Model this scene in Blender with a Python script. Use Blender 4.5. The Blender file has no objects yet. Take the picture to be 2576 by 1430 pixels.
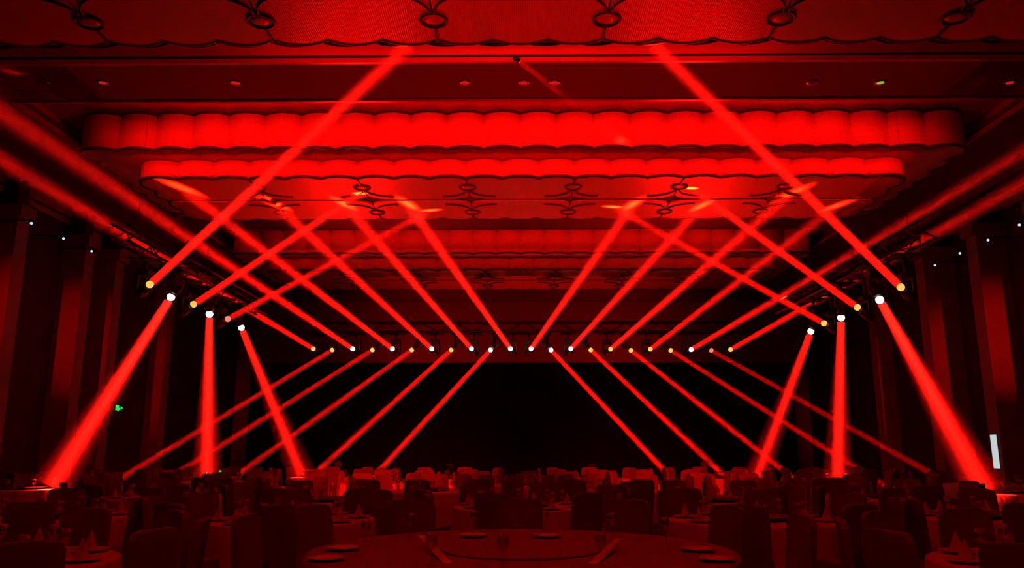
import bpy, math, random
from mathutils import Vector, Matrix, Euler, Quaternion
random.seed(7)
S = bpy.context.scene
COL = S.collection
PI = math.pi

# ------------------------------------------------------------------ camera, world, exposure, large lights
F_PX, CX, CY = 2000.0, 1288.0, 715.0
CAM = Vector((0.0, 0.0, 1.5))
CAM_ROT = Euler((math.radians(90 + 11.7), 0, math.radians(0.63)), 'XYZ')
cam = bpy.data.objects.new('camera', bpy.data.cameras.new('camera'))
COL.objects.link(cam); S.camera = cam
cam.location = CAM; cam.rotation_euler = CAM_ROT
cam.data.sensor_width = 36.0
cam.data.lens = 36.0 * F_PX / 2576.0
cam.data.clip_end = 200
world = bpy.data.worlds.new('world'); S.world = world; world.use_nodes = True
world.node_tree.nodes['Background'].inputs[0].default_value = (0.006, 0.003, 0.010, 1)
world.node_tree.nodes['Background'].inputs[1].default_value = 1.0
S.view_settings.view_transform = 'Standard'
S.view_settings.look = 'None'
S.view_settings.gamma = 1.0
S.view_settings.use_curve_mapping = False
S.view_settings.exposure = 0.0
cy = S.cycles
cy.use_denoising = True
cy.max_bounces = 5; cy.diffuse_bounces = 3; cy.glossy_bounces = 3; cy.transmission_bounces = 5
cy.volume_bounces = 0; cy.transparent_max_bounces = 12
cy.sample_clamp_indirect = 3.0; cy.adaptive_threshold = 0.16
cy.caustics_reflective = False; cy.caustics_refractive = False

RED = (1.0, 0.0016, 0.0012)          # colour of the added wash and cove lamps
BEAM_RED = (1.0, 0.0046, 0.0022)     # the beams, with a trace of lamp white

def area(name, loc, direction, sx, sy, power, color=RED, spread=180, parent=None, shape='RECTANGLE'):
    l = bpy.data.lights.new(name, 'AREA'); l.shape = shape; l.size = sx
    if shape in ('RECTANGLE', 'ELLIPSE'): l.size_y = sy
    l.energy = power; l.color = color; l.spread = math.radians(spread)
    o = bpy.data.objects.new(name, l); COL.objects.link(o)
    o.location = loc; o.rotation_euler = (-Vector(direction)).to_track_quat('Z', 'Y').to_euler()
    if parent is not None: o.parent = parent
    return o

# added cove lamps, unseen behind the ceiling beams, brightening each coffer and chandelier front
ADDED_COVES = [(5.1, 7.85, 110), (13.32, 7.80, 66), (21.92, 7.80, 36)]
for yy, zz, pw in ADDED_COVES:
    area('added_cove_light', (0, yy + .05, zz), (0, 1, .8), 13.4, 0.10, pw)
    area('added_cove_uplight', (0, yy + .12, zz - .04), (0, .55, 1), 13.4, 0.08, pw * 1.7)
# added red floods that brighten chosen surfaces; none of them is seen
def wash(loc, target, power, cone, blend=1.0):
    l = bpy.data.lights.new('added_wash', 'SPOT'); l.energy = power; l.color = RED
    l.spot_size = math.radians(cone); l.spot_blend = blend; l.shadow_soft_size = 0.12
    o = bpy.data.objects.new('added_wash', l); COL.objects.link(o); o.location = loc
    o.rotation_euler = (Vector(loc) - Vector(target)).to_track_quat('Z', 'Y').to_euler()
# all added: uplights on the stage lip, floods for the near chandelier, far tables and
# side walls, backlights for the stage wall, fill for the foreground
ADDED_WASHES = [((-5.9, 26.3, 1.04), (-3.2, 17.6, 6.9), 3900, 60), ((5.9, 26.3, 1.04), (3.2, 17.6, 6.9), 3900, 60),
          ((-2.3, 26.4, 1.04), (-1.8, 25.3, 6.9), 420, 95), ((2.3, 26.4, 1.04), (1.8, 25.3, 6.9), 420, 95),
          ((-1.6, 3.0, 3.4), (-1.2, 9.6, 6.9), 1200, 34), ((1.8, 3.0, 3.4), (1.5, 9.6, 6.9), 1200, 34),
          ((-3.0, 2.5, 6.2), (-3.2, 22.0, 0.5), 17000, 20), ((3.0, 2.5, 6.2), (3.2, 22.0, 0.5), 15000, 20),
          ((-9.0, 2.5, 6.2), (-11.7, 22.6, 4.0), 3600, 11), ((9.0, 2.5, 6.2), (11.7, 20.4, 4.0), 4600, 11),
          ((-4.0, 29.6, 4.2), (-3.0, 33.4, 6.2), 260, 140), ((4.0, 29.6, 4.2), (3.0, 33.4, 6.2), 260, 140),
          ((0.0, -2.5, 5.5), (0.0, 7.0, 0.6), 260, 75)]
for a_ in ADDED_WASHES: wash(*a_)
# added wash bar above the view, brightening the fronts of the middle chandelier
area('added_front_wash', (0, 2.5, 5.3), (0, 13.0, 1.85), 15.6, .2, 100, RED, 9)
# added strip lamp hidden behind the first chandelier, brightening the coffer edge
area('added_edge_light', (0, 10.74, 7.72), (0, 1, .08), 8.0, .06, 34)

# ------------------------------------------------------------------ helpers
def ray(u, v):
    d = Vector(((u - CX) / F_PX, (CY - v) / F_PX, -1.0)); d.rotate(CAM_ROT); return d
def at_z(u, v, z): d = ray(u, v); return CAM + d * ((z - CAM.z) / d.z)
def at_y(u, v, y): d = ray(u, v); return CAM + d * ((y - CAM.y) / d.y)
def at_x(u, v, x): d = ray(u, v); return CAM + d * ((x - CAM.x) / d.x)

class MB:
    """collects vertices and faces of one mesh"""
    def __init__(s): s.v = []; s.f = []
    def add(s, vs, fs):
        n = len(s.v); s.v += [tuple(p) for p in vs]; s.f += [tuple(i + n for i in f) for f in fs]; return s
    def box(s, c, d, rot=None):
        x, y, z = d[0] / 2, d[1] / 2, d[2] / 2
        vs = [Vector(p) for p in ((-x,-y,-z),(x,-y,-z),(x,y,-z),(-x,y,-z),(-x,-y,z),(x,-y,z),(x,y,z),(-x,y,z))]
        if rot is not None: vs = [rot @ p for p in vs]
        return s.add([p + Vector(c) for p in vs], [(0,3,2,1),(4,5,6,7),(0,1,5,4),(1,2,6,5),(2,3,7,6),(3,0,4,7)])
    def box2(s, a, b):
        return s.box([(a[i] + b[i]) / 2 for i in range(3)], [abs(b[i] - a[i]) for i in range(3)])
    def lathe(s, prof, n=20, c=(0, 0, 0), q=None, cap=True):
        vs = []; fs = []; c = Vector(c)
        for r, z in prof:
            for i in range(n):
                t = 2 * PI * i / n; p = Vector((r * math.cos(t), r * math.sin(t), z))
                vs.append((q @ p if q is not None else p) + c)
        m = len(prof)
        for k in range(m - 1):
            for i in range(n):
                j = (i + 1) % n; fs.append((k*n+i, k*n+j, (k+1)*n+j, (k+1)*n+i))
        if cap:
            fs.append(tuple(range(n - 1, -1, -1))); fs.append(tuple(range((m-1)*n, m*n)))
        return s.add(vs, fs)
    def tube(s, a, b, r0, r1=None, n=8, cap=True):
        a = Vector(a); b = Vector(b); q = (b - a).to_track_quat('Z', 'Y')
        return s.lathe([(r0, 0), (r1 if r1 is not None else r0, (b - a).length)], n, a, q, cap)
    def sweep(s, pts, r, closed=False, n=6, up=Vector((0, 0, 1))):
        m = len(pts); vs = []; fs = []
        for k in range(m):
            p = Vector(pts[k])
            if closed: d = Vector(pts[(k+1) % m]) - Vector(pts[k-1])
            else: d = Vector(pts[min(k+1, m-1)]) - Vector(pts[max(k-1, 0)])
            d.normalize(); e = d.cross(up)
            if e.length < 1e-4: e = Vector((1, 0, 0))
            e.normalize(); g = e.cross(d)
            for i in range(n):
                t = 2 * PI * i / n; vs.append(p + e * (r * math.cos(t)) + g * (r * math.sin(t)))
        for k in range(m if closed else m - 1):
            k2 = (k + 1) % m
            for i in range(n):
                j = (i + 1) % n; fs.append((k*n+i, k*n+j, k2*n+j, k2*n+i))
        if not closed:
            fs.append(tuple(range(n - 1, -1, -1))); fs.append(tuple(range((m-1)*n, m*n)))
        return s.add(vs, fs)
    def prism(s, outline, z0, z1):
        n = len(outline)
        vs = [(x, y, z0) for x, y in outline] + [(x, y, z1) for x, y in outline]
        fs = [tuple(range(n - 1, -1, -1)), tuple(range(n, 2 * n))] + [(i, (i+1) % n, n + (i+1) % n, n + i) for i in range(n)]
        return s.add(vs, fs)
    def mesh(s, name, mat, smooth=False):
        me = bpy.data.meshes.new(name); me.from_pydata(s.v, [], s.f); me.update()
        if mat is not None: me.materials.append(mat)
        if smooth: me.polygons.foreach_set('use_smooth', [True] * len(me.polygons))
        return me
    def build(s, name, mat, parent=None, smooth=False):
        return link(name, s.mesh(name, mat, smooth), parent)

def link(name, me, parent=None, loc=None, rot=None):
    o = bpy.data.objects.new(name, me); COL.objects.link(o)
    if parent is not None: o.parent = parent
    if loc is not None: o.location = loc
    if rot is not None: o.rotation_euler = rot
    return o
def tag(o, label=None, cat=None, group=None, kind=None):
    for k, val in (('label', label), ('category', cat), ('group', group), ('kind', kind)):
        if val: o[k] = val
    return o
def thing(name, label, cat, loc=(0, 0, 0), rz=0, group=None):
    o = bpy.data.objects.new(name, None); COL.objects.link(o); o.location = loc; o.rotation_euler = (0, 0, rz)
    o.empty_display_size = .1
    return tag(o, label, cat, group)
def copy_tree(o, parent=None):
    c = o.copy(); COL.objects.link(c); c.parent = parent
    for ch in o.children: copy_tree(ch, c)
    return c

# ------------------------------------------------------------------ materials
def mat(name, color, rough=.6, metal=0, noise=None, amount=.25, bump=0, spec=.5, coord='Object', **kw):
    m = bpy.data.materials.new(name); m.use_nodes = True; nt = m.node_tree; b = nt.nodes['Principled BSDF']
    b.inputs['Base Color'].default_value = (*color, 1); b.inputs['Roughness'].default_value = rough
    b.inputs['Metallic'].default_value = metal; b.inputs['Specular IOR Level'].default_value = spec
    for k, val in kw.items(): b.inputs[k].default_value = val
    if noise:
        tc = nt.nodes.new('ShaderNodeTexCoord'); n = nt.nodes.new('ShaderNodeTexNoise')
        n.inputs['Scale'].default_value = noise; n.inputs['Detail'].default_value = 4
        nt.links.new(tc.outputs[coord], n.inputs['Vector'])
        mx = nt.nodes.new('ShaderNodeMix'); mx.data_type = 'RGBA'
        mx.inputs[6].default_value = (*[c * (1 - amount) for c in color], 1)
        mx.inputs[7].default_value = (*[min(1, c * (1 + amount)) for c in color], 1)
        nt.links.new(n.outputs['Fac'], mx.inputs[0]); nt.links.new(mx.outputs[2], b.inputs['Base Color'])
        if bump:
            bp = nt.nodes.new('ShaderNodeBump'); bp.inputs['Strength'].default_value = bump; bp.inputs['Distance'].default_value = .02
            nt.links.new(n.outputs['Fac'], bp.inputs['Height']); nt.links.new(bp.outputs[0], b.inputs['Normal'])
    return m
def emit(name, color, strength):
    m = bpy.data.materials.new(name); m.use_nodes = True; nt = m.node_tree; nt.nodes.clear()
    e = nt.nodes.new('ShaderNodeEmission'); e.inputs[0].default_value = (*color, 1); e.inputs[1].default_value = strength
    o = nt.nodes.new('ShaderNodeOutputMaterial'); nt.links.new(e.outputs[0], o.inputs['Surface'])
    m.cycles.emission_sampling = 'NONE'
    return m
def beads(name, color, scale, rough=.35, strings=False, hi=1.35, lo=.72, bump=.35):
    """strung crystal beads: a regular grid of small domes"""
    m = bpy.data.materials.new(name); m.use_nodes = True; nt = m.node_tree; b = nt.nodes['Principled BSDF']
    b.inputs['Roughness'].default_value = rough; b.inputs['Specular IOR Level'].default_value = .35
    tc = nt.nodes.new('ShaderNodeTexCoord'); vo = nt.nodes.new('ShaderNodeTexVoronoi')
    vo.inputs['Scale'].default_value = scale; vo.inputs['Randomness'].default_value = .12
    if strings:
        mp = nt.nodes.new('ShaderNodeMapping'); mp.inputs['Scale'].default_value = (1, 1, .25)
        nt.links.new(tc.outputs['Object'], mp.inputs['Vector']); nt.links.new(mp.outputs[0], vo.inputs['Vector'])
    else: nt.links.new(tc.outputs['Object'], vo.inputs['Vector'])
    rp = nt.nodes.new('ShaderNodeValToRGB')
    rp.color_ramp.elements[0].position = .12; rp.color_ramp.elements[0].color = (*[min(1, c * hi) for c in color], 1)
    rp.color_ramp.elements[1].position = .5; rp.color_ramp.elements[1].color = (*[c * lo for c in color], 1)
    nt.links.new(vo.outputs['Distance'], rp.inputs[0]); nt.links.new(rp.outputs[0], b.inputs['Base Color'])
    bp = nt.nodes.new('ShaderNodeBump'); bp.invert = True; bp.inputs['Strength'].default_value = bump; bp.inputs['Distance'].default_value = .01
    nt.links.new(vo.outputs['Distance'], bp.inputs['Height']); nt.links.new(bp.outputs[0], b.inputs['Normal'])
    return m
def thin_glass(name):
    m = bpy.data.materials.new(name); m.use_nodes = True; nt = m.node_tree; nt.nodes.clear()
    t = nt.nodes.new('ShaderNodeBsdfTransparent'); t.inputs[0].default_value = (.93, .93, .93, 1)
    g = nt.nodes.new('ShaderNodeBsdfGlossy'); g.inputs['Roughness'].default_value = .12
    l = nt.nodes.new('ShaderNodeLayerWeight'); l.inputs[0].default_value = .35
    a = nt.nodes.new('ShaderNodeMath'); a.operation = 'MULTIPLY_ADD'; a.inputs[1].default_value = .6; a.inputs[2].default_value = .12
    nt.links.new(l.outputs['Facing'], a.inputs[0])
    x = nt.nodes.new('ShaderNodeMixShader'); nt.links.new(a.outputs[0], x.inputs[0])
    nt.links.new(t.outputs[0], x.inputs[1]); nt.links.new(g.outputs[0], x.inputs[2])
    o = nt.nodes.new('ShaderNodeOutputMaterial'); nt.links.new(x.outputs[0], o.inputs['Surface']); return m
def haze(name, density):
    m = bpy.data.materials.new(name); m.use_nodes = True; nt = m.node_tree; nt.nodes.clear()
    v = nt.nodes.new('ShaderNodeVolumeScatter'); v.inputs['Density'].default_value = density
    v.inputs['Color'].default_value = (1, 1, 1, 1); v.inputs['Anisotropy'].default_value = 0.0
    o = nt.nodes.new('ShaderNodeOutputMaterial'); nt.links.new(v.outputs[0], o.inputs['Volume'])
    try: m.cycles.homogeneous_volume = True
    except Exception: pass
    return m
M = dict(
    carpet=mat('patterned_carpet', (.10, .07, .06), .95, noise=3, amount=.6, bump=.3),
    wall=mat('wall_panelling', (.04, .032, .033), .7, noise=2.5, amount=.2),
    wallend=mat('stage_wall', (.20, .16, .15), .8, noise=1.5, amount=.15),
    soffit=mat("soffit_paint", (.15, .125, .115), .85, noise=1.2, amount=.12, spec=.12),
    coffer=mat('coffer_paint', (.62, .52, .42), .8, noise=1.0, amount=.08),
    lip=mat('coffer_lip_gloss', (.60, .5, .4), .25, noise=4, amount=.1),
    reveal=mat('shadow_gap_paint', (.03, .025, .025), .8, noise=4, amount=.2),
    pilaster=mat('pilaster_wood', (.34, .25, .23), .55, noise=2, amount=.25, bump=.1),
    beadface=beads('bead_curtain', (.66, .56, .42), 34, .5, True, 1.08, .94, .05),
    beadbottom=beads('bead_underside', (.60, .66, .16), 36, .3),
    frame=mat('dark_bronze', (.035, .025, .02), .45, metal=.3, noise=8, amount=.3),
    black=mat('black_fixture', (.012, .012, .013), .5, noise=20, amount=.3),
    truss=mat('black_truss_paint', (.012, .012, .014), .55, metal=.2, noise=12, amount=.3),
    screen=mat('led_screen_black', (.0025, .0025, .003), .8, noise=30, amount=.3, spec=.1),
    stage=mat('stage_black', (.004, .004, .005), .9, noise=5, amount=.3, spec=.1),
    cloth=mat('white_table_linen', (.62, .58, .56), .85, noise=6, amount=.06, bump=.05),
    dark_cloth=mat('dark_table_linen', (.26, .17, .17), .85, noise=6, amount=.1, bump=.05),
    susan=mat('turntable_glass', (.10, .08, .08), .45, noise=5, amount=.1),
    chair=mat('chair_fabric', (.19, .14, .14), .8, noise=14, amount=.25, bump=.05),
    chairleg=mat('chair_leg_metal', (.16, .12, .07), .35, metal=.8, noise=9, amount=.2),
    china=mat('white_china', (.75, .72, .70), .32, noise=4, amount=.03),
    napkin=mat('folded_linen_napkin', (.6, .55, .52), .8, noise=9, amount=.08),
    card=mat('glossy_menu_card', (.75, .7, .66), .1, noise=5, amount=.04, spec=1.0, metal=.6),
    glass=thin_glass('clear_glass'),
    chrome=mat('downlight_chrome', (.7, .66, .6), .25, metal=1.0, noise=5, amount=.1),
    lens_white=emit('hot_white_lens', (1, .93, .80), 4.0),
    lens_gold=emit('golden_lens', (1, .40, .075), 1.5),
    lens_pink=emit('pink_lens', (1, .22, .16), 1.1),
    led_blue=emit('cool_white_led', (.62, .78, 1), 1.0),
    led_red=emit('dim_red_lamp', (1, .015, .02), .55),
    exit=emit('green_exit_glow', (.02, 1, .12), .75),
    tiny_green=emit('tiny_green_led', (.05, 1, .15), .6),
    strip_white=emit('lit_doorway_glow', (.72, .80, .80), .78),
    lime=emit('lime_lamp', (.45, .6, .05), .7),
    haze=haze('beam_haze', .06),
    haze_thin=haze('thin_beam_haze', .10),
)

# ------------------------------------------------------------------ room shell
WX, ZC, ZR = 12.0, 7.65, 8.12
Y0, Y1 = -4.0, 33.5
COFFERS = [(4.8, 11.9), (13.3, 20.5), (21.9, 29.1)]
CW = 9.2
def struct(name, mb, m, parent=None):
    o = mb.build(name, m, parent)
    if parent is None: o['kind'] = 'structure'
    return o
struct('floor', MB().box2((-WX - .2, Y0 - .2, -.2), (WX + .2, Y1 + .2, 0)), M['carpet'])
struct('wall_left', MB().box2((-WX - .2, Y0, 0), (-WX, Y1, ZC + .2)), M['wall'])
struct('wall_right', MB().box2((WX, Y0, 0), (WX + .2, Y1, ZC + .2)), M['wall'])
struct('wall_back', MB().box2((-WX - .2, Y1, 0), (WX + .2, Y1 + .2, ZC + .2)), M['wallend'])
struct('wall_front', MB().box2((-WX - .2, Y0 - .2, 0), (WX + .2, Y0, ZC + .2)), M['wall'])
c = MB()
c.box2((-WX, Y0, ZC), (-CW, Y1, ZC + .2)); c.box2((CW, Y0, ZC), (WX, Y1, ZC + .2))
ys = [Y0] + [y for ab in COFFERS for y in ab] + [Y1]
for k in range(0, len(ys), 2): c.box2((-CW, ys[k], ZC), (CW, ys[k+1], ZC + .2))
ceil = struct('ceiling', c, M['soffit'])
for a, b in COFFERS:
    # recessed ceiling and its upstands, set back a little behind the lip
    k = MB(); k.box2((-CW - .3, a - .3, ZR), (CW + .3, b + .3, ZR + .1))
    k.box2((-CW - .3, a - .3, ZC + .2), (CW + .3, a - .2, ZR)); k.box2((-CW - .3, b + .2, ZC + .2), (CW + .3, b + .3, ZR))
    k.box2((-CW - .3, a - .2, ZC + .2), (-CW - .2, b + .2, ZR)); k.box2((CW + .2, a - .2, ZC + .2), (CW + .3, b + .2, ZR))
    k.box2((-CW, b - .02, ZC + .12), (CW, b, ZR))
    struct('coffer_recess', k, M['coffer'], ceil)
    l = MB()
    l.box2((-CW, a, ZC - .03), (CW, a + .06, ZC + .05)); l.box2((-CW, b - .06, ZC - .03), (CW, b, ZC + .05))
    l.box2((-CW, a + .06, ZC - .03), (-CW + .06, b - .06, ZC + .05)); l.box2((CW - .06, a + .06, ZC - .03), (CW, b - .06, ZC + .05))
    struct('coffer_lip', l, M['lip'], ceil)
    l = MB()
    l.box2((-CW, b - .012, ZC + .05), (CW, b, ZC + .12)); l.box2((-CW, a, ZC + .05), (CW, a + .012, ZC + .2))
    struct('gap_shade_strip', l, M['reveal'], ceil)  # flat near-black strips; the slot's shade is put into their paint
# cornice along the side walls
for sx, nm in ((-1, 'trim_1'), (1, 'trim_2')):
    k = MB(); k.box2((sx * WX, Y0, ZC - .16), (sx * (WX - .12), Y1, ZC)); k.box2((sx * WX, Y0, ZC - .34), (sx * (WX - .06), Y1, ZC - .2))
    struct(nm, k, M['lip'])
# bodies of the added cove lamps, behind the coffer lips
for (yy, zz, pw), nth in zip(ADDED_COVES, ('above the front tables', 'of the middle coffer', 'of the coffer nearest the stage')):
    k = MB().box((0, yy + .015, zz), (13.6, .04, .13)); o = k.build('added_cove_strip', M['black'])
    tag(o, 'slim black added cove light strip on the beam ' + nth, 'light strip', 'added cove strips of the coffers')

# ------------------------------------------------------------------ chandeliers
def arc(c, s, n=8):
    """scallop: points along a chord of length c centred on 0, bulging s towards -y"""
    R = (c * c / 4 + s * s) / (2 * s); half = math.asin(c / 2 / R); out = []
    for i in range(n + 1):
        t = -half + 2 * half * i / n
        out.append((R * math.sin(t), (R - s) - R * math.cos(t)))
    return out
def loop_pts(hx, hy, nx, ny, z, s=.14):
    pts = []
    cx, cyy = 2 * hx / nx, 2 * hy / ny
    for side, (n, c_) in enumerate(((nx, cx), (ny, cyy), (nx, cx), (ny, cyy))):
        ang = side * PI / 2; R = Matrix.Rotation(ang, 3, 'Z')
        off = hy if side % 2 == 0 else hx; half = hx if side % 2 == 0 else hy
        for k in range(n):
            for (x, y) in arc(c_, s)[:-1]:
                p = R @ Vector((x - half + c_ * (k + .5), y - off, 0)); pts.append((p.x, p.y, z))
    return pts
def panel_mesh(c_, h, s=.14):
    mb = MB(); a = arc(c_, s); n = len(a); t = .03
    vs = [(x, y, 0) for x, y in a] + [(x, y, h) for x, y in a] + [(x, y + t, 0) for x, y in a] + [(x, y + t, h) for x, y in a]
    fs = []
    for i in range(n - 1):
        fs += [(i, i+1, n+i+1, n+i), (2*n+i+1, 2*n+i, 3*n+i, 3*n+i+1), (i, 2*n+i, 2*n+i+1, i+1), (n+i, n+i+1, 3*n+i+1, 3*n+i)]
    mb.add(vs, fs); return mb.mesh('bead_panel', M['beadface'], True)
T1 = dict(hx=8.7, hy=2.1, nx=24, ny=6, z0=7.29, z1=8.03)
T2 = dict(hx=7.8, hy=1.4, nx=21, ny=4, z0=6.93, z1=7.29)
def tier_meshes(T):
    return panel_mesh(2 * T['hx'] / T['nx'], T['z1'] - T['z0']), panel_mesh(2 * T['hy'] / T['ny'], T['z1'] - T['z0'])
TM = [tier_meshes(T1), tier_meshes(T2)]
def bottom_panel(end):
    """underside leaf, three scallops wide, from the outer edge (-y) in to the centre gap; end = +1 / -1 / 0 for row ends"""
    w = 2 * T2['hx'] / 7; hy = T2['hy']; g = .012; out = []
    for k in range(3):
        for (x, y) in arc(w / 3, .14)[(0 if k == 0 else 1):]:
            xx = max(-w/2 + g, min(w/2 - g, x - w/2 + w/3 * (k + .5))); out.append((xx, y - hy))
    r = .45; yi = -.06
    def corner(sx, a0, a1):
        for i in range(9):
            t = a0 + (a1 - a0) * i / 8
            out.append((sx * (w/2 - g - r) + r * math.cos(t), yi - r * .72 + r * .72 * math.sin(t)))
    def side_arcs(sx):
        c_ = 2 * hy / 4; lst = []
        for k in range(2):
            for (x, y) in arc(c_, .14)[1:]: lst.append((w/2 - g - y, x - hy + c_ * (k + .5)))
        lst = [p for p in lst if p[1] < yi - .02]
        if sx < 0: lst = [(-x, y) for x, y in reversed(lst)]
        return lst
    if end == 1: out.extend(side_arcs(1)); out.append((w/2 - g, yi))
    else: corner(1, 0, PI/2)
    if end == -1: out.append((-w/2 + g, yi)); out.extend(side_arcs(-1))
    else: corner(-1, PI/2, PI)
    return MB().prism(out, 0, .05).mesh('underside_panel', M['beadbottom'])
BP = {e: bottom_panel(e) for e in (-1, 0, 1)}
ring_mb = MB(); ring_mb.sweep([(.17 * math.cos(2*PI*i/24), .17 * math.sin(2*PI*i/24), 0) for i in range(24)], .019, True)
RING = ring_mb.mesh('flower_ring', M['frame'], True)
STEM = MB().box((0, -.34, 0), (.026, .34, .04)).mesh('stem', M['frame'])
BOSS = MB().lathe([(.06, -.004), (.148, .004), (.148, .03)], 20).mesh('boss', M['beadbottom'], True)
PETAL = MB().sweep([(.03 + .55 * (1 - math.cos(t)) , .17 + .45 * math.sin(t), 0) for t in [i * PI / 2 / 10 for i in range(11)]], .017).mesh('petal_rim', M['frame'], True)
PETAL_M = MB().sweep([(-.03 - .55 * (1 - math.cos(t)) , .17 + .45 * math.sin(t), 0) for t in [i * PI / 2 / 10 for i in range(11)]], .017).mesh('petal_rim', M['frame'], True)

def chandelier(yc, label):
    root = thing('crystal_chandelier', label, 'chandelier', (0, yc, ZR), group='long scalloped ceiling chandeliers')
    for T, (mf, ms) in ((T1, TM[0]), (T2, TM[1])):
        hx, hy, nx, ny, z0, z1 = T['hx'], T['hy'], T['nx'], T['ny'], T['z0'] - ZR, T['z1'] - ZR
        lp = loop_pts(hx, hy, nx, ny, 0)
        # inner tray, closes the tier above the bead panels
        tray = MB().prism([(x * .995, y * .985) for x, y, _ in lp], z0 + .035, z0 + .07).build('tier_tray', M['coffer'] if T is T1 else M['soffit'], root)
        for side in range(4):
            n, half, off, me = (nx, hx, hy, mf) if side % 2 == 0 else (ny, hy, hx, ms)
            R = Matrix.Rotation(side * PI / 2, 3, 'Z'); c_ = 2 * half / n
            for k in range(n):
                p = R @ Vector((-half + c_ * (k + .5), -off, z0))
                link('bead_panel', me, tray, p, (0, 0, side * PI / 2))
        MB().sweep([(x, y, z0 - .005) for x, y, _ in lp], .032, True).build('lower_rim', M['frame'], tray, True)
        if T is T1: MB().sweep([(x, y, z1) for x, y, _ in lp], .03, True).build('upper_rim', M['frame'], tray, True)
    zb = T2['z0'] - ZR - .02
    w = 2 * T2['hx'] / 7
    for sgn in (0, 1):
        for k in range(7):
            x = -T2['hx'] + w * (k + .5); e = -1 if k == 0 else (1 if k == 6 else 0)
            if sgn: x = -x
            link('underside_panel', BP[e], root, (x, 0, zb), (0, 0, PI * sgn))
        for k in range(1, 7):
            x = -T2['hx'] + w * k
            r_ = link('flower_ring', RING, root, (x, (-.90 if not sgn else .90), zb - .012), (0, 0, PI * sgn))
            link('stem', STEM, r_); link('boss', BOSS, r_)
            link('petal_rim', PETAL, r_); link('petal_rim', PETAL_M, r_)
    MB().box2((-8.2, -1.7, T1['z0'] - ZR + .07), (8.2, 1.7, -.002)).build('mounting_frame', M['frame'], root)
    return root
chandelier(8.42, 'scalloped crystal bead chandelier at the top edge of the picture')
chandelier(16.9, 'brightest scalloped crystal bead chandelier in the middle coffer')
chandelier(25.5, 'dimmer crystal bead chandelier in the coffer nearest the stage')

# ------------------------------------------------------------------ stage end
st = thing('stage', 'low black stage platform in front of the dark screen', 'stage', (0, 28.8, 0))
MB().box2((-10.5, -2.8, 0), (10.5, 3.4, .52)).build('platform', M['stage'], st)
MB().box2((-10.55, -2.84, .52), (10.55, 3.4, .60)).build('deck', M['stage'], st)
sc = thing('led_screen', 'huge black screen behind the row of stage lights', 'screen', (0, 28.3, .60))
for i in range(16):
    for j in range(3):
        link('screen_panel', bpy.data.meshes.get('screen_panel') or MB().box((0, 0, 0), (1.19, .1, 1.29)).mesh('screen_panel', M['screen']), sc, (-9 + 1.2 * i, 0, .65 + 1.3 * j))
MB().box2((-9.65, .06, 0), (9.65, .2, 3.9)).build('support_frame', M['black'], sc)

# ------------------------------------------------------------------ trusses
def truss(a, b, label, size=.3):
    a = Vector(a); b = Vector(b); L = (b - a).length
    t = thing('lighting_truss', label, 'truss', a, math.atan2((b - a).y, (b - a).x), 'lighting trusses')
    h = size / 2
    for yy in (-h, h):
        for zz in (-h, h): MB().tube((0, yy, zz), (L, yy, zz), .025, n=8).build('chord', M['truss'], t, True)
    n = max(2, round(L / .55)); d = L / n
    key = f'brace_{d:.3f}'
    me = bpy.data.meshes.get(key) or MB().tube((0, 0, -h), (d, 0, h), .012, n=6).mesh(key, M['truss'])
    me2 = bpy.data.meshes.get(key + 'b') or MB().tube((0, 0, h), (d, 0, -h), .012, n=6).mesh(key + 'b', M['truss'])
    for k in range(n):
        for yy in (-h, h): link('brace', me if k % 2 == 0 else me2, t, (d * k, yy, 0))
        for zz in (-h, h): link('brace', me if k % 2 == 0 else me2, t, (d * k, 0, zz), (PI / 2, 0, 0))
    for f in (.08, .5, .92):
        x = L * f; zt = (ZR if abs((a + (b - a) * f).y - 25.5) < 3 or abs((a + (b - a) * f).y - 16.9) < 3 else ZC) - a.z
        MB().tube((x, 0, h), (x, 0, zt), .003, n=5).build('hoist_cable', M['truss'], t)
    return t
ZT = 5.28
truss((-7.0, 25.0, ZT), (7.2, 25.0, ZT), 'long black truss above the row of stage lights')
truss((-7.15, 13.6, ZT), (-7.15, 21.6, ZT), 'black side truss along the dark wall with the green sign')
truss((7.15, 13.6, ZT), (7.15, 21.6, ZT), 'black side truss along the wall with the white light slit')

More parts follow.
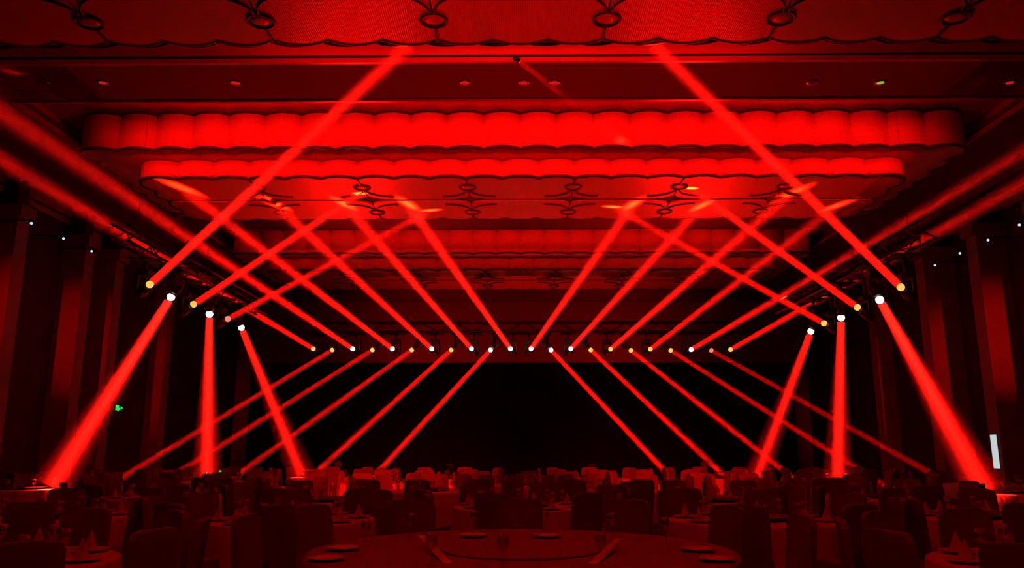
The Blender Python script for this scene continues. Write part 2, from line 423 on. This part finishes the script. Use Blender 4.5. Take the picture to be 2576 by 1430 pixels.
# ------------------------------------------------------------------ moving heads with their beams
def moving_head(lens, target, label, lensmat, power, half_deg, beam_label, group, dens='haze', r=.072, hang=True, tube_len=None, truss_z=ZT - .175, name='moving_head', spill=0):
    lens = Vector(lens); target = Vector(target); d = (target - lens); L = d.length; d.normalize()
    q = d.to_track_quat('Z', 'Y'); hc = lens - d * .255
    base_z = hc.z + .34
    root = thing(name, label, 'stage light', (hc.x, hc.y, base_z), 0, group)
    o0 = Vector((hc.x, hc.y, base_z))
    MB().box((0, 0, 0), (.26, .26, .10)).build('base', M['black'], root)
    cl = MB().box((0, 0, (truss_z - base_z + .05) / 2), (.05, .08, max(.04, truss_z - base_z - .05)))
    cl.box((0, 0, truss_z - base_z), (.5, .5, .024)); cl.build('clamp', M['black'], root)
    # yoke in the plane across the beam's heading
    hd = Vector((d.x, d.y, 0));
    if hd.length < 1e-3: hd = Vector((1, 0, 0))
    hd.normalize(); sd = Vector((-hd.y, hd.x, 0)); ang = math.atan2(sd.y, sd.x); Rz = Matrix.Rotation(ang, 3, 'Z')
    yk = MB(); yk.box((0, 0, -.075), (.30, .10, .05), Rz)
    for s_ in (-1, 1): yk.box(sd * (.135 * s_) + Vector((0, 0, -.22)), (.03, .09, .28), Rz)
    yk.build('yoke', M['black'], root)
    hb = MB().lathe([(.05, -.17), (.095, -.14), (.11, -.02), (.095, .06), (.086, .165)], 18, hc - o0, q)
    head = hb.build('head', M['black'], root, True)
    lo = MB().lathe([(r * math.cos(t), r * math.sin(t)) for t in [math.radians(g) for g in (-40, -20, 0, 20, 40, 60, 78, 89)]], 20, lens - o0, q).build('lens', M[lensmat], head, True)
    lo['label'] = {'lens_white': 'white-hot glowing lens', 'lens_gold': 'golden glowing lens', 'lens_pink': 'faint pink lens'}[lensmat]
    start = lens + d * (r + .006)
    tl = (tube_len or L) - r - .03
    r1 = r + .03 + tl * math.tan(math.radians(max(half_deg, spill * .8))) * 1.05
    sh = MB().lathe([(r + .02, 0), (r1, tl)], 20, (0, 0, 0), q).build('light_shaft', M[dens], None, True)
    sh.location = start; tag(sh, f'{beam_label} from the {label}', 'light beam', 'red light beams', 'thing')
    lt = area('beam_light', start - o0 + d * .004, d, r * 2, r * 2, power, BEAM_RED, 2 * half_deg, root, 'DISK')
    if spill: area('spill_light', start - o0 + d * .006, d, r * 2, r * 2, power * .5, BEAM_RED, 2 * spill, root, 'DISK')
    return root
ZB = T2['z0'] - .03
ORD = ['first', 'second', 'third', 'fourth', 'fifth', 'sixth', 'seventh', 'eighth', 'ninth', 'tenth', 'eleventh', 'twelfth']
def yback(u, v): return at_y(u, v, 25.0)
UP = [((788, 878), (-60, 364), ZC), ((887, 878), (-40, 253), ZC), ((987, 878), (460, 475), ZB), ((1086, 878), (693, 515), ZB),
      ((1186, 878), (868, 515), ZB), ((1284, 878), (1028, 516), ZB),
      ((1336, 878), (1591, 516), ZB), ((1436, 878), (1763, 520), ZB), ((1536, 879), (1986, 490), ZB), ((1636, 879), (2102, 520), ZB),
      ((1739, 880), (2620, 360), ZC), ((1838, 880), (2640, 424), ZC)]
UPM = ['lens_gold', 'lens_white', 'lens_white', 'lens_white', 'lens_white', 'lens_white', 'lens_white', 'lens_white', 'lens_gold', 'lens_gold', 'lens_white', 'lens_gold']
UPP = [24, 28, 38, 38, 42, 44, 36, 33, 31, 19, 19, 17]
for i, (a, b, z) in enumerate(UP):
    l = yback(*a); p = at_z(*b, z)
    if z == ZC:      # the outermost pairs run on below the side soffit until they meet it
        p = at_z(*b, 7.0); p = l + (p - l) * ((ZC - .02 - l.z) / (p.z - l.z))
        if abs(p.x) > 11.8: p = l + (p - l) * ((11.8 - abs(l.x)) / (abs(p.x) - abs(l.x)))
    moving_head(l, p, f'{ORD[i]} up-lighting head from left on stage truss', UPM[i], UPP[i] * 1.3, .95,
                'red beam rising', 'upward heads on the stage truss')
DN = [((836, 881), (335, 1185)), ((937, 881), (455, 1185)), ((1036, 881), (612, 1185)), ((1135, 881), (800, 1185)), ((1234, 881), (940, 1200)),
      ((1386, 881), (1690, 1205)), ((1486, 881), (1827, 1203)), ((1587, 882), (1978, 1190)), ((1687, 882), (2165, 1185)), ((1789, 882), (2300, 1168))]
DNM = ['lens_gold', 'lens_gold', 'lens_gold', 'lens_gold', 'lens_white', 'lens_white', 'lens_gold', 'lens_gold', 'lens_gold', 'lens_pink']
DNP = [12, 12, 14, 18, 23, 25, 20, 16, 11, 7]
for i, (a, b) in enumerate(DN):
    l = yback(*a); p = at_y(*b, 23.6); p = l + (p - l) * ((l.z - .03) / (l.z - p.z))
    lim = 11.7
    if abs(p.x) > lim: p = l + (p - l) * ((lim - abs(l.x)) / (abs(p.x) - abs(l.x)))
    moving_head(l, p, f'{ORD[i]} down-lighting head from left on stage truss', DNM[i], DNP[i] * 1.45, .6,
                'thin red beam slanting down', 'downward heads on the stage truss')
SU = [((377, 716), (1030, 112), 7.24, 'lens_gold', 48, 'upward head nearest the camera on the left side truss'),
      ((487, 766), (905, 488), ZB, 'lens_gold', 40, 'middle upward head on the left side truss'),
      ((573, 803), (1080, 531), ZB, 'lens_pink', 20, 'upward head nearest the stage on the left side truss'),
      ((2266, 723), (1642, 112), 7.24, 'lens_gold', 44, 'upward head nearest the camera on the right side truss'),
      ((2157, 774), (1740, 475), ZB, 'lens_gold', 42, 'middle upward head on the right side truss'),
      ((2073, 814), (1545, 522), ZB, 'lens_gold', 24, 'upward head nearest the stage on the right side truss')]
for a, b, z, lm, pw, lab in SU:
    moving_head(at_x(*a, -7.15 if a[0] < 1300 else 7.15), at_z(*b, z), lab, lm, pw * 1.1, .7, 'red beam crossing up', 'upward heads on the side trusses')
SD = [((430, 748), (128, 1228), 'lens_white', 90, 2.2, 'downward head nearest the camera on the left side truss'),
      ((527, 791), (520, 1207), 'lens_white', 70, 1.8, 'middle downward head on the left side truss'),
      ((607, 825), (760, 1199), 'lens_white', 45, 1.5, 'downward head nearest the stage on the left side truss'),
      ((2213, 755), (2482, 1240), 'lens_white', 85, 2.2, 'downward head nearest the camera on the right side truss'),
      ((2116, 800), (2107, 1212), 'lens_white', 60, 1.6, 'middle downward head on the right side truss'),
      ((2040, 834), (1903, 1204), 'lens_white', 36, 1.4, 'downward head nearest the stage on the right side truss')]
for a, b, lm, pw, hd, lab in SD:
    moving_head(at_x(*a, -7.15 if a[0] < 1300 else 7.15), at_z(*b, .78), lab, lm, pw * 1.5, hd, 'broad red beam falling', 'downward heads on the side trusses', r=.08, spill=5.0)

# ------------------------------------------------------------------ tables, chairs, tableware
ROWS = [('front row', [(-3.7, 5.6), (0, 6.3), (3.7, 5.6)]),
        ('second row', [(-5.3, 9.2), (-2.5, 8.9), (2.5, 8.9), (5.3, 9.2)]),
        ('third row', [(-5.6, 12.9), (-2.85, 12.0), (0, 10.9), (2.85, 12.0), (5.6, 12.9)]),
        ('fourth row', [(-9.4, 15.4), (-5.0, 15.7), (-1.7, 14.9), (1.7, 14.9), (5.0, 15.7), (8.75, 14.3)]),
        ('fifth row', [(-10.0, 18.4), (-7.1, 18.9), (-3.3, 18.2), (0, 17.4), (3.3, 18.2), (7.1, 18.9), (10.0, 17.6)]),
        ('stage-side row', [(-8.4, 21.7), (-5.2, 21.6), (-1.9, 21.0), (1.9, 21.0), (5.2, 21.6), (8.4, 21.7)])]
TH = .75
def tablecloth_mesh(R):
    n = 64; prof = [(0, TH), (.5, TH), (.98, TH), (1.0, TH - .004), (1.006, TH - .02), (1.02, TH - .2), (1.05, TH - .45), (1.08, .03)]
    vs = []; fs = []
    for k, (f, z) in enumerate(prof):
        for i in range(n):
            t = 2 * PI * i / n; w = 0 if k < 4 else (TH - z) / TH * .035 * math.cos(t * 14)
            rr = max(.001, R * f + w); vs.append((rr * math.cos(t), rr * math.sin(t), z))
    for k in range(len(prof) - 1):
        for i in range(n):
            j = (i + 1) % n; fs.append((k*n+i, k*n+j, (k+1)*n+j, (k+1)*n+i))
    return MB().add(vs, fs).mesh('tablecloth', M['cloth'], True)
CLOTH = {R: tablecloth_mesh(R) for R in (.9, 1.6)}
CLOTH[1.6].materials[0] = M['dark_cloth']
def table_proto(R):
    return (MB().lathe([(R * .985, TH - .035), (R * .985, TH - .006)], 40).mesh('tabletop', M['chairleg']),
            MB().lathe([(.30, 0), (.30, .03), (.06, .06), (.05, .62), (.22, TH - .036)], 16).mesh('pedestal', M['chairleg'], True))
TAB = {R: table_proto(R) for R in (.9, 1.6)}
SUSAN = {.9: MB().lathe([(.10, 0), (.10, .03), (.40, .032), (.40, .045)], 32).mesh('lazy_susan', M['susan']),
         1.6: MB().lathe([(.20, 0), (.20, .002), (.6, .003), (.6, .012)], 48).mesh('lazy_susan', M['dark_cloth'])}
GLASS = MB().lathe([(.034, 0), (.034, .003), (.006, .008), (.0045, .085), (.018, .10), (.036, .125), (.040, .155), (.034, .20), (.0325, .20), (.038, .155), (.034, .127), (.012, .105), (.001, .10)], 14, cap=False).mesh('wine_glass', M['glass'], True)
TUMBLER = MB().lathe([(.001, 0), (.03, 0), (.036, .11), (.034, .11), (.028, .008), (.001, .006)], 14, cap=False).mesh('water_glass', M['glass'], True)
PLATE = MB().lathe([(.001, .006), (.07, .006), (.085, .012), (.13, .022), (.131, .026), (.085, .016), (.001, .011)][::-1], 24, cap=False).mesh('plate', M['china'], True)
def napkin_mesh():
    mb = MB(); n = 10; vs = [(0, 0, .15)]; fs = []
    for i in range(n):
        t = 2 * PI * i / n; r = .06 if i % 2 == 0 else .035; vs.append((r * math.cos(t), r * math.sin(t), 0))
    for i in range(n): fs.append((0, 1 + i, 1 + (i + 1) % n))
    fs.append(tuple(range(n, 0, -1))); return mb.add(vs, fs).mesh('napkin', M['napkin'])
NAPKIN = napkin_mesh()
CARD = MB().prism([(-.022, -.17), (.022, -.17), (.022, .17), (-.022, .17)], 0, .012).mesh('menu_card', M['card'])
# chair, facing +y (sitter looks to +y), origin on the floor below the seat
def chair_proto():
    t = thing('banquet_chair', 'dark upholstered banquet chair', 'chair')
    bk = MB(); n = 8; vs = []; fs = []
    rows = [(.44, -.205, .215), (.60, -.215, .222), (.80, -.235, .222), (.94, -.25, .215), (.985, -.255, .19), (1.0, -.257, .13)]
    for z, y, w in rows:
        for i in range(n + 1):
            f = -1 + 2 * i / n; vs.append((w * f, y - .025 * (1 - f * f), z))
    m_ = len(vs)
    for z, y, w in rows:
        for i in range(n + 1):
            f = -1 + 2 * i / n; vs.append((w * f, y + .05 - .025 * (1 - f * f), z))
    W = n + 1; K = len(rows)
    for k in range(K - 1):
        for i in range(n):
            fs.append((k*W+i, (k+1)*W+i, (k+1)*W+i+1, k*W+i+1)[::-1]); fs.append((m_+k*W+i, m_+k*W+i+1, m_+(k+1)*W+i+1, m_+(k+1)*W+i)[::-1])
    for k in range(K - 1):
        fs.append((k*W, (k+1)*W, m_+(k+1)*W, m_+k*W)); fs.append((k*W+n, m_+k*W+n, m_+(k+1)*W+n, (k+1)*W+n))
    for i in range(n):
        fs.append(((K-1)*W+i, (K-1)*W+i+1, m_+(K-1)*W+i+1, m_+(K-1)*W+i)); fs.append((i, m_+i, m_+i+1, i+1))
    bk.add(vs, fs).build('backrest', M['chair'], t)
    MB().prism([(-.20,-.21),(.20,-.21),(.225,-.17),(.225,.17),(.19,.215),(-.19,.215),(-.225,.17),(-.225,-.17)], .40, .475).build('seat', M['chair'], t)
    for sx in (-1, 1):
        MB().tube((sx*.20, -.20, .44), (sx*.205, -.235, 0), .016, .013, 8).build('leg', M['chairleg'], t, True)
        MB().tube((sx*.195, .19, .41), (sx*.20, .205, 0), .016, .013, 8).build('leg', M['chairleg'], t, True)
    return t
CH = chair_proto(); first_chair = [True]
CLK = ['twelve', 'one', 'two', 'three', 'four', 'five', 'six', 'seven', 'eight', 'nine', 'ten', 'eleven']
def clock(a): return CLK[round((PI / 2 - a) / (PI / 6)) % 12]
POS = {3: ['left', 'middle', 'right'], 4: ['leftmost', 'second', 'third', 'rightmost']}
placed = []
for ri, (rname, spots) in enumerate(ROWS):
    n = len(spots)
    for k, (x, y) in enumerate(spots):
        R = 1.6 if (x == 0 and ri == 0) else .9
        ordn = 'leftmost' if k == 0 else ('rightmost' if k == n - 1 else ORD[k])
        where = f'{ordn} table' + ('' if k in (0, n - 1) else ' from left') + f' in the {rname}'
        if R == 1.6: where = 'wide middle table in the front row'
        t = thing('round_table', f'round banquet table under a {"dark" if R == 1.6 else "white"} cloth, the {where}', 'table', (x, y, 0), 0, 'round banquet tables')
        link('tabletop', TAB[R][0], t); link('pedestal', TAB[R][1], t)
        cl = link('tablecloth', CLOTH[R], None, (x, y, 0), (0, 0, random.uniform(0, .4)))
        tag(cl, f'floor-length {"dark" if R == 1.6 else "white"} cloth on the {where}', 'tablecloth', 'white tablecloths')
        ls = link('lazy_susan', SUSAN[R], None, (x, y, TH + .001)); tag(ls, f'dark turntable on the {where}', 'turntable', 'glass turntables')
        a0 = random.uniform(0, 2 * PI) if ri else (0 if R == .9 else PI / 2)
        seats = [a0 + 2 * PI * i / 8 for i in range(8)]
        if R == 1.6: seats = [math.radians(g) for g in (0, 30, 60, 90, 120, 150, 180)]
        if ri == 0 and R == .9: seats = [math.radians(g) if x < 0 else PI - math.radians(g) for g in (-48, -14, 20, 56, 92)]
        used = set()
        for a in seats:
            dist = R + .30 + random.uniform(-.03, .06)
            px, py = x + dist * math.cos(a), y + dist * math.sin(a)
            if abs(px) > 11.1: continue
            if ri == 3 and k in (0, n - 1) and (py < y - .45 or (k and py < y + .3)): continue
            if any((px - qx) ** 2 + (py - qy) ** 2 < .46 ** 2 for qx, qy in placed): continue
            if any((px - tx) ** 2 + (py - ty) ** 2 < ((1.6 if (tx == 0 and rr == 0) else .9) + .24) ** 2 for rr, (_, sp) in enumerate(ROWS) for tx, ty in sp if (tx, ty) != (x, y)): continue
            placed.append((px, py))
            if first_chair[0]: c_ = CH; first_chair[0] = False
            else: c_ = copy_tree(CH)
            c_.location = (px, py, 0); c_.rotation_euler = (0, 0, a + PI / 2 + random.uniform(-.12, .12))
            tag(c_, f"dark upholstered chair at {clock(a)} o'clock of the {where}", 'chair', f'chairs at the {where}')
        far = y > 13
        def put(nm, me, px, py, lab, cat, grp, z=TH, rz=0):
            o = link(nm, me, None, (px, py, z + .0015), (0, 0, rz))
            tag(o, f"{lab} at {clock(math.atan2(py - y, px - x))} o'clock on the {where}", cat, f'{grp} on the {where}')
        if R == 1.6:
            for u, v in ((862, 1379), (822, 1404), (1190, 1346), (1375, 1347), (1755, 1381), (1803, 1405)):
                p = at_z(u, v, TH + .02); put('plate', PLATE, p.x, p.y, 'white china plate', 'plate', 'plates')
            for u, v in ((1085, 1352), (1265, 1356), (1510, 1352)):
                p = at_z(u, v, TH + .18); put('wine_glass', GLASS, p.x, p.y, 'stemmed wine glass', 'glass', 'wine glasses')
            for g_ in (20, 50, 80, 110, 140, 170):
                a = math.radians(g_); put('wine_glass', GLASS, x + 1.24 * math.cos(a), y + 1.24 * math.sin(a), 'stemmed wine glass', 'glass', 'wine glasses')
            for (u0, v0), (u1, v1) in (((1060, 1374), (1146, 1424)), ((1555, 1379), (1481, 1420))):
                p = at_z(u0, v0, TH + .012); q = at_z(u1, v1, TH + .012); c0 = (p + q) / 2
                o = MB().prism([(-.028, -(q - p).length / 2), (.028, -(q - p).length / 2), (.028, (q - p).length / 2), (-.028, (q - p).length / 2)], 0, .012).build('menu_card', M['card'])
                o.location = (c0.x, c0.y, TH + .022); o.rotation_euler = (Matrix.Rotation(math.radians(6), 3, 'X') @ Matrix.Rotation(math.atan2((q - p).y, (q - p).x) - PI / 2, 3, 'Z')).to_euler()
                tag(o, f"glossy menu card at {clock(math.atan2(c0.y - y, c0.x - x))} o'clock on the {where}", 'menu card', 'menu cards')
            continue
        for i in range(8):
            a = a0 + 2 * PI * i / 8
            def pol(rad, da): return x + rad * math.cos(a + da), y + rad * math.sin(a + da)
            put('wine_glass', GLASS, *pol(R - .36, .30), 'stemmed wine glass', 'glass', 'wine glasses')
            if i % 2 == 0 and far: put('water_glass', TUMBLER, *pol(R - .33, -.28), 'short water glass', 'glass', 'water glasses')
            if not far:
                put('plate', PLATE, *pol(R - .17, 0), 'white china plate', 'plate', 'plates')
                put('napkin', NAPKIN, *pol(R - .17, 0), 'folded standing napkin', 'napkin', 'napkins', TH + .012)

# ------------------------------------------------------------------ wall pilasters, small lamps and signs
def pilaster(x, y, w, dpt, label, ztop=6.7):
    s = 1 if x > 0 else -1
    t = thing('pilaster', label, 'pilaster', (x - s * .004, y, 0), 0, 'wall pilasters')
    MB().box((-s * w / 2, 0, ztop / 2), (w, dpt, ztop)).build('shaft', M['pilaster'], t)
    MB().box((-s * (w + .08) / 2, 0, .2), (w + .08, dpt + .1, .4)).build('plinth', M['pilaster'], t)
    MB().box((-s * (w + .1) / 2, 0, ztop + .15), (w + .1, dpt + .12, .30)).build('capital', M['pilaster'], t)
    MB().box((-s * w / 2, 0, (ztop + .3 + ZC) / 2), (w * .7, dpt * .9, ZC - ztop - .3)).build('neck', M['wall'], t)
for i, (y, w) in enumerate(((17.6, .5), (20.3, .62), (21.9, .62), (25.7, .5))):
    pilaster(-WX, y, w, .45, f'{ORD[i]} reddish pilaster from the camera along the left wall')
for i, (y, w) in enumerate(((17.2, .5), (19.4, .72), (21.8, .85), (25.9, .5))):
    pilaster(WX, y, w, .45, f'{ORD[i]} reddish pilaster from the camera along the right wall')
# cool pinpoint lamps under the cornice
def pin(u, v, lab):
    sx = -1 if u < 1300 else 1
    p = at_x(u, v, sx * 11.05); t = thing('pin_spot', lab, 'spotlight', (sx * WX, p.y, p.z + .02), 0, 'pin spots under the cornice')
    MB().box((-sx * .47, 0, .05), (.95, .03, .03)).build('bracket', M['black'], t)
    MB().lathe([(.05, -.10), (.06, 0), (.06, .10), (.03, .13)], 14, (-sx * .95, 0, -.02), Vector((-sx * .2, -1, -.3)).to_track_quat('Z', 'Y')).build('can', M['black'], t, True)
    q = Vector((-sx * .2, -1, -.3)).to_track_quat('Z', 'Y')
    MB().lathe([(.03, .128), (.03, .14), (.004, .15)], 12, (-sx * .95, 0, -.02), q).build('led', M['led_blue'], t, True)
for i, (u, v) in enumerate(((2, 518), (85, 562), (165, 600), (235, 632))): pin(u, v, f'{ORD[i]} cool white pin spot from the camera on the left wall')
for i, (u, v) in enumerate(((2558, 566), (2480, 604), (2410, 637), (2348, 667))): pin(u, v, f'{ORD[i]} cool white pin spot from the camera on the right wall')
# recessed downlights in the beam between the first two coffers
DL = [(110, 'reveal', 'dark'), (258, 'led_red', 'red'), (590, 'led_red', 'red'), (1170, 'led_red', 'red'), (1318, 'led_red', 'red'), (1395, 'led_red', 'red'), (2042, 'reveal', 'dark'), (2215, 'lime', 'lime-lit'), (2540, 'led_red', 'red')]
for i, (u, mt, ad) in enumerate(DL):
    p = at_z(u, 207, ZC)
    t = thing('downlight', f'{ad} recessed downlight, {ORD[i]} from the left on the ceiling beam', 'downlight', (p.x, p.y, ZC), 0, 'downlights on the ceiling beam')
    MB().lathe([(.06, -.001), (.095, -.004), (.1, -.010), (.065, -.012)], 20, cap=False).build('trim_ring', M['chrome'], t, True)
    MB().lathe([(.001, -.014), (.06, -.012), (.06, -.002)], 20, cap=False).build('bulb', M[mt], t)
# small clip-on spotlight under the near beam with a faint beam
p = at_z(1304, 153, ZC - .16); d_ = (at_z(1482, 292, ZC - .22) - p).normalized(); q_ = d_.to_track_quat('Z', 'Y')
cs = thing('clip_spotlight', 'small clip-on spotlight hanging from the ceiling beam', 'spotlight', p)
MB().lathe([(.025, -.12), (.045, -.10), (.05, -.01)], 14, (0, 0, 0), q_).build('can', M['black'], cs, True)
MB().lathe([(.04, -.012), (.036, .012), (.02, .03), (.002, .036)], 14, (0, 0, 0), q_).build('lens', M['lens_pink'], cs, True)
MB().tube((0, 0, .04), (0, .20, .166), .008).build('bracket', M['chrome'], cs)
sh = MB().lathe([(.06, 0), (.06 + 5 * math.tan(math.radians(1.8)), 5)], 20, (0, 0, 0), q_).build('light_shaft', M['haze_thin'], None, True)
sh.location = p + d_ * .04; tag(sh, 'faint wide red beam from the small clip-on spotlight on the ceiling beam', 'light beam', 'red light beams', 'thing')
area('beam_light', d_ * .041, d_, .09, .09, 2.2, BEAM_RED, 3.4, cs, 'DISK')
# green exit sign on a bracket from the left wall, facing the hall
p = at_y(299, 1027, 23.2)
ex = thing('exit_sign', 'small green glowing exit sign on the dark left wall', 'exit sign', p)
MB().box((0, .03, 0), (.36, .05, .24)).build('housing', M['black'], ex)
MB().box(((-WX - p.x) / 2, .03, .14), (abs(-WX - p.x), .03, .04)).build('bracket', M['black'], ex)
g = MB(); g.box((-.075, 0, .01), (.045, .012, .15)); g.box((-.022, 0, -.01), (.045, .012, .17)); g.box((.02, 0, -.03), (.03, .012, .07)); g.box((-.05, 0, .05), (.05, .012, .03))
g.add([(.05, -.006, .05), (.05, .006, .05), (.05, -.006, -.05), (.05, .006, -.05), (.12, -.006, -.005), (.12, .006, -.005)], [(0, 2, 4), (1, 5, 3), (0, 4, 5, 1), (2, 3, 5, 4), (0, 1, 3, 2)])
g.build('pictogram', M['exit'], ex)
# tiny green lamp on a far table
p = at_z(548, 1190, .98); gl = thing('table_lamp', 'tiny green light standing on a far left table', 'lamp', (-7.1 + .15, 18.9 - .1, TH + .05))
MB().lathe([(.05, 0), (.05, .012), (.008, .02), (.008, .14)], 14).build('stand', M['black'], gl, True)
MB().lathe([(.008, .14), (.028, .16), (.028, .19), (.006, .21)], 12).build('bulb', M['tiny_green'], gl, True)
# glowing face on the second right-hand pilaster, standing in for a lit gap
px_ = WX - .72
a = at_x(2473, 1095, px_); b = at_x(2481, 1178, px_)
dr = thing('lit_slit', 'narrow upright white-lit slit at the side of a right-hand pilaster', 'light slit', (px_, 19.40, b.z))
hh = a.z - b.z
MB().box((-.012, .03, hh / 2), (.022, .24, hh)).build('lit_face', M['strip_white'], dr)
MB().box((-.006, .03, hh / 2), (.012, .28, hh + .04)).build('slit_frame', M['black'], dr)

# ------------------------------------------------------------------ bodies of the added floor uplights, out of sight
def par_can(loc, target, label, floor=False):
    loc = Vector(loc); d = (Vector(target) - loc).normalized(); q = d.to_track_quat('Z', 'Y')
    t = thing('added_uplight', label, 'stage light', loc, 0, 'added red uplights')
    MB().lathe([(.07, -.34), (.12, -.30), (.13, -.08), (.14, -.06)], 20, (0, 0, 0), q).build('can', M['black'], t, True)
    MB().lathe([(.001, -.055), (.125, -.055), (.125, -.06)], 20, (0, 0, 0), q, cap=False).build('lens', M['susan'], t)
    y = MB(); c0 = -d * .2; s_ = -1 if floor else 1
    hd = Vector((-d.y, d.x, 0)).normalized()
    for k in (-1, 1): y.tube(c0 + hd * .15 * k, c0 + hd * .15 * k + Vector((0, 0, .30 * s_)), .012)
    y.tube(c0 + hd * .15 + Vector((0, 0, .30 * s_)), c0 - hd * .15 + Vector((0, 0, .30 * s_)), .015)
    y.build('yoke', M['black'], t)
    if not floor: MB().box(c0 + Vector((0, 0, .45)), (.06, .06, .32)).build('clamp', M['black'], t)
for k, nm in enumerate(('outer added red floor uplight on the left of the stage lip', 'outer added red floor uplight on the right of the stage lip',
                        'inner added red floor uplight on the left of the stage lip', 'inner added red floor uplight on the right of the stage lip')):
    par_can(*ADDED_WASHES[k][:2], nm, True)
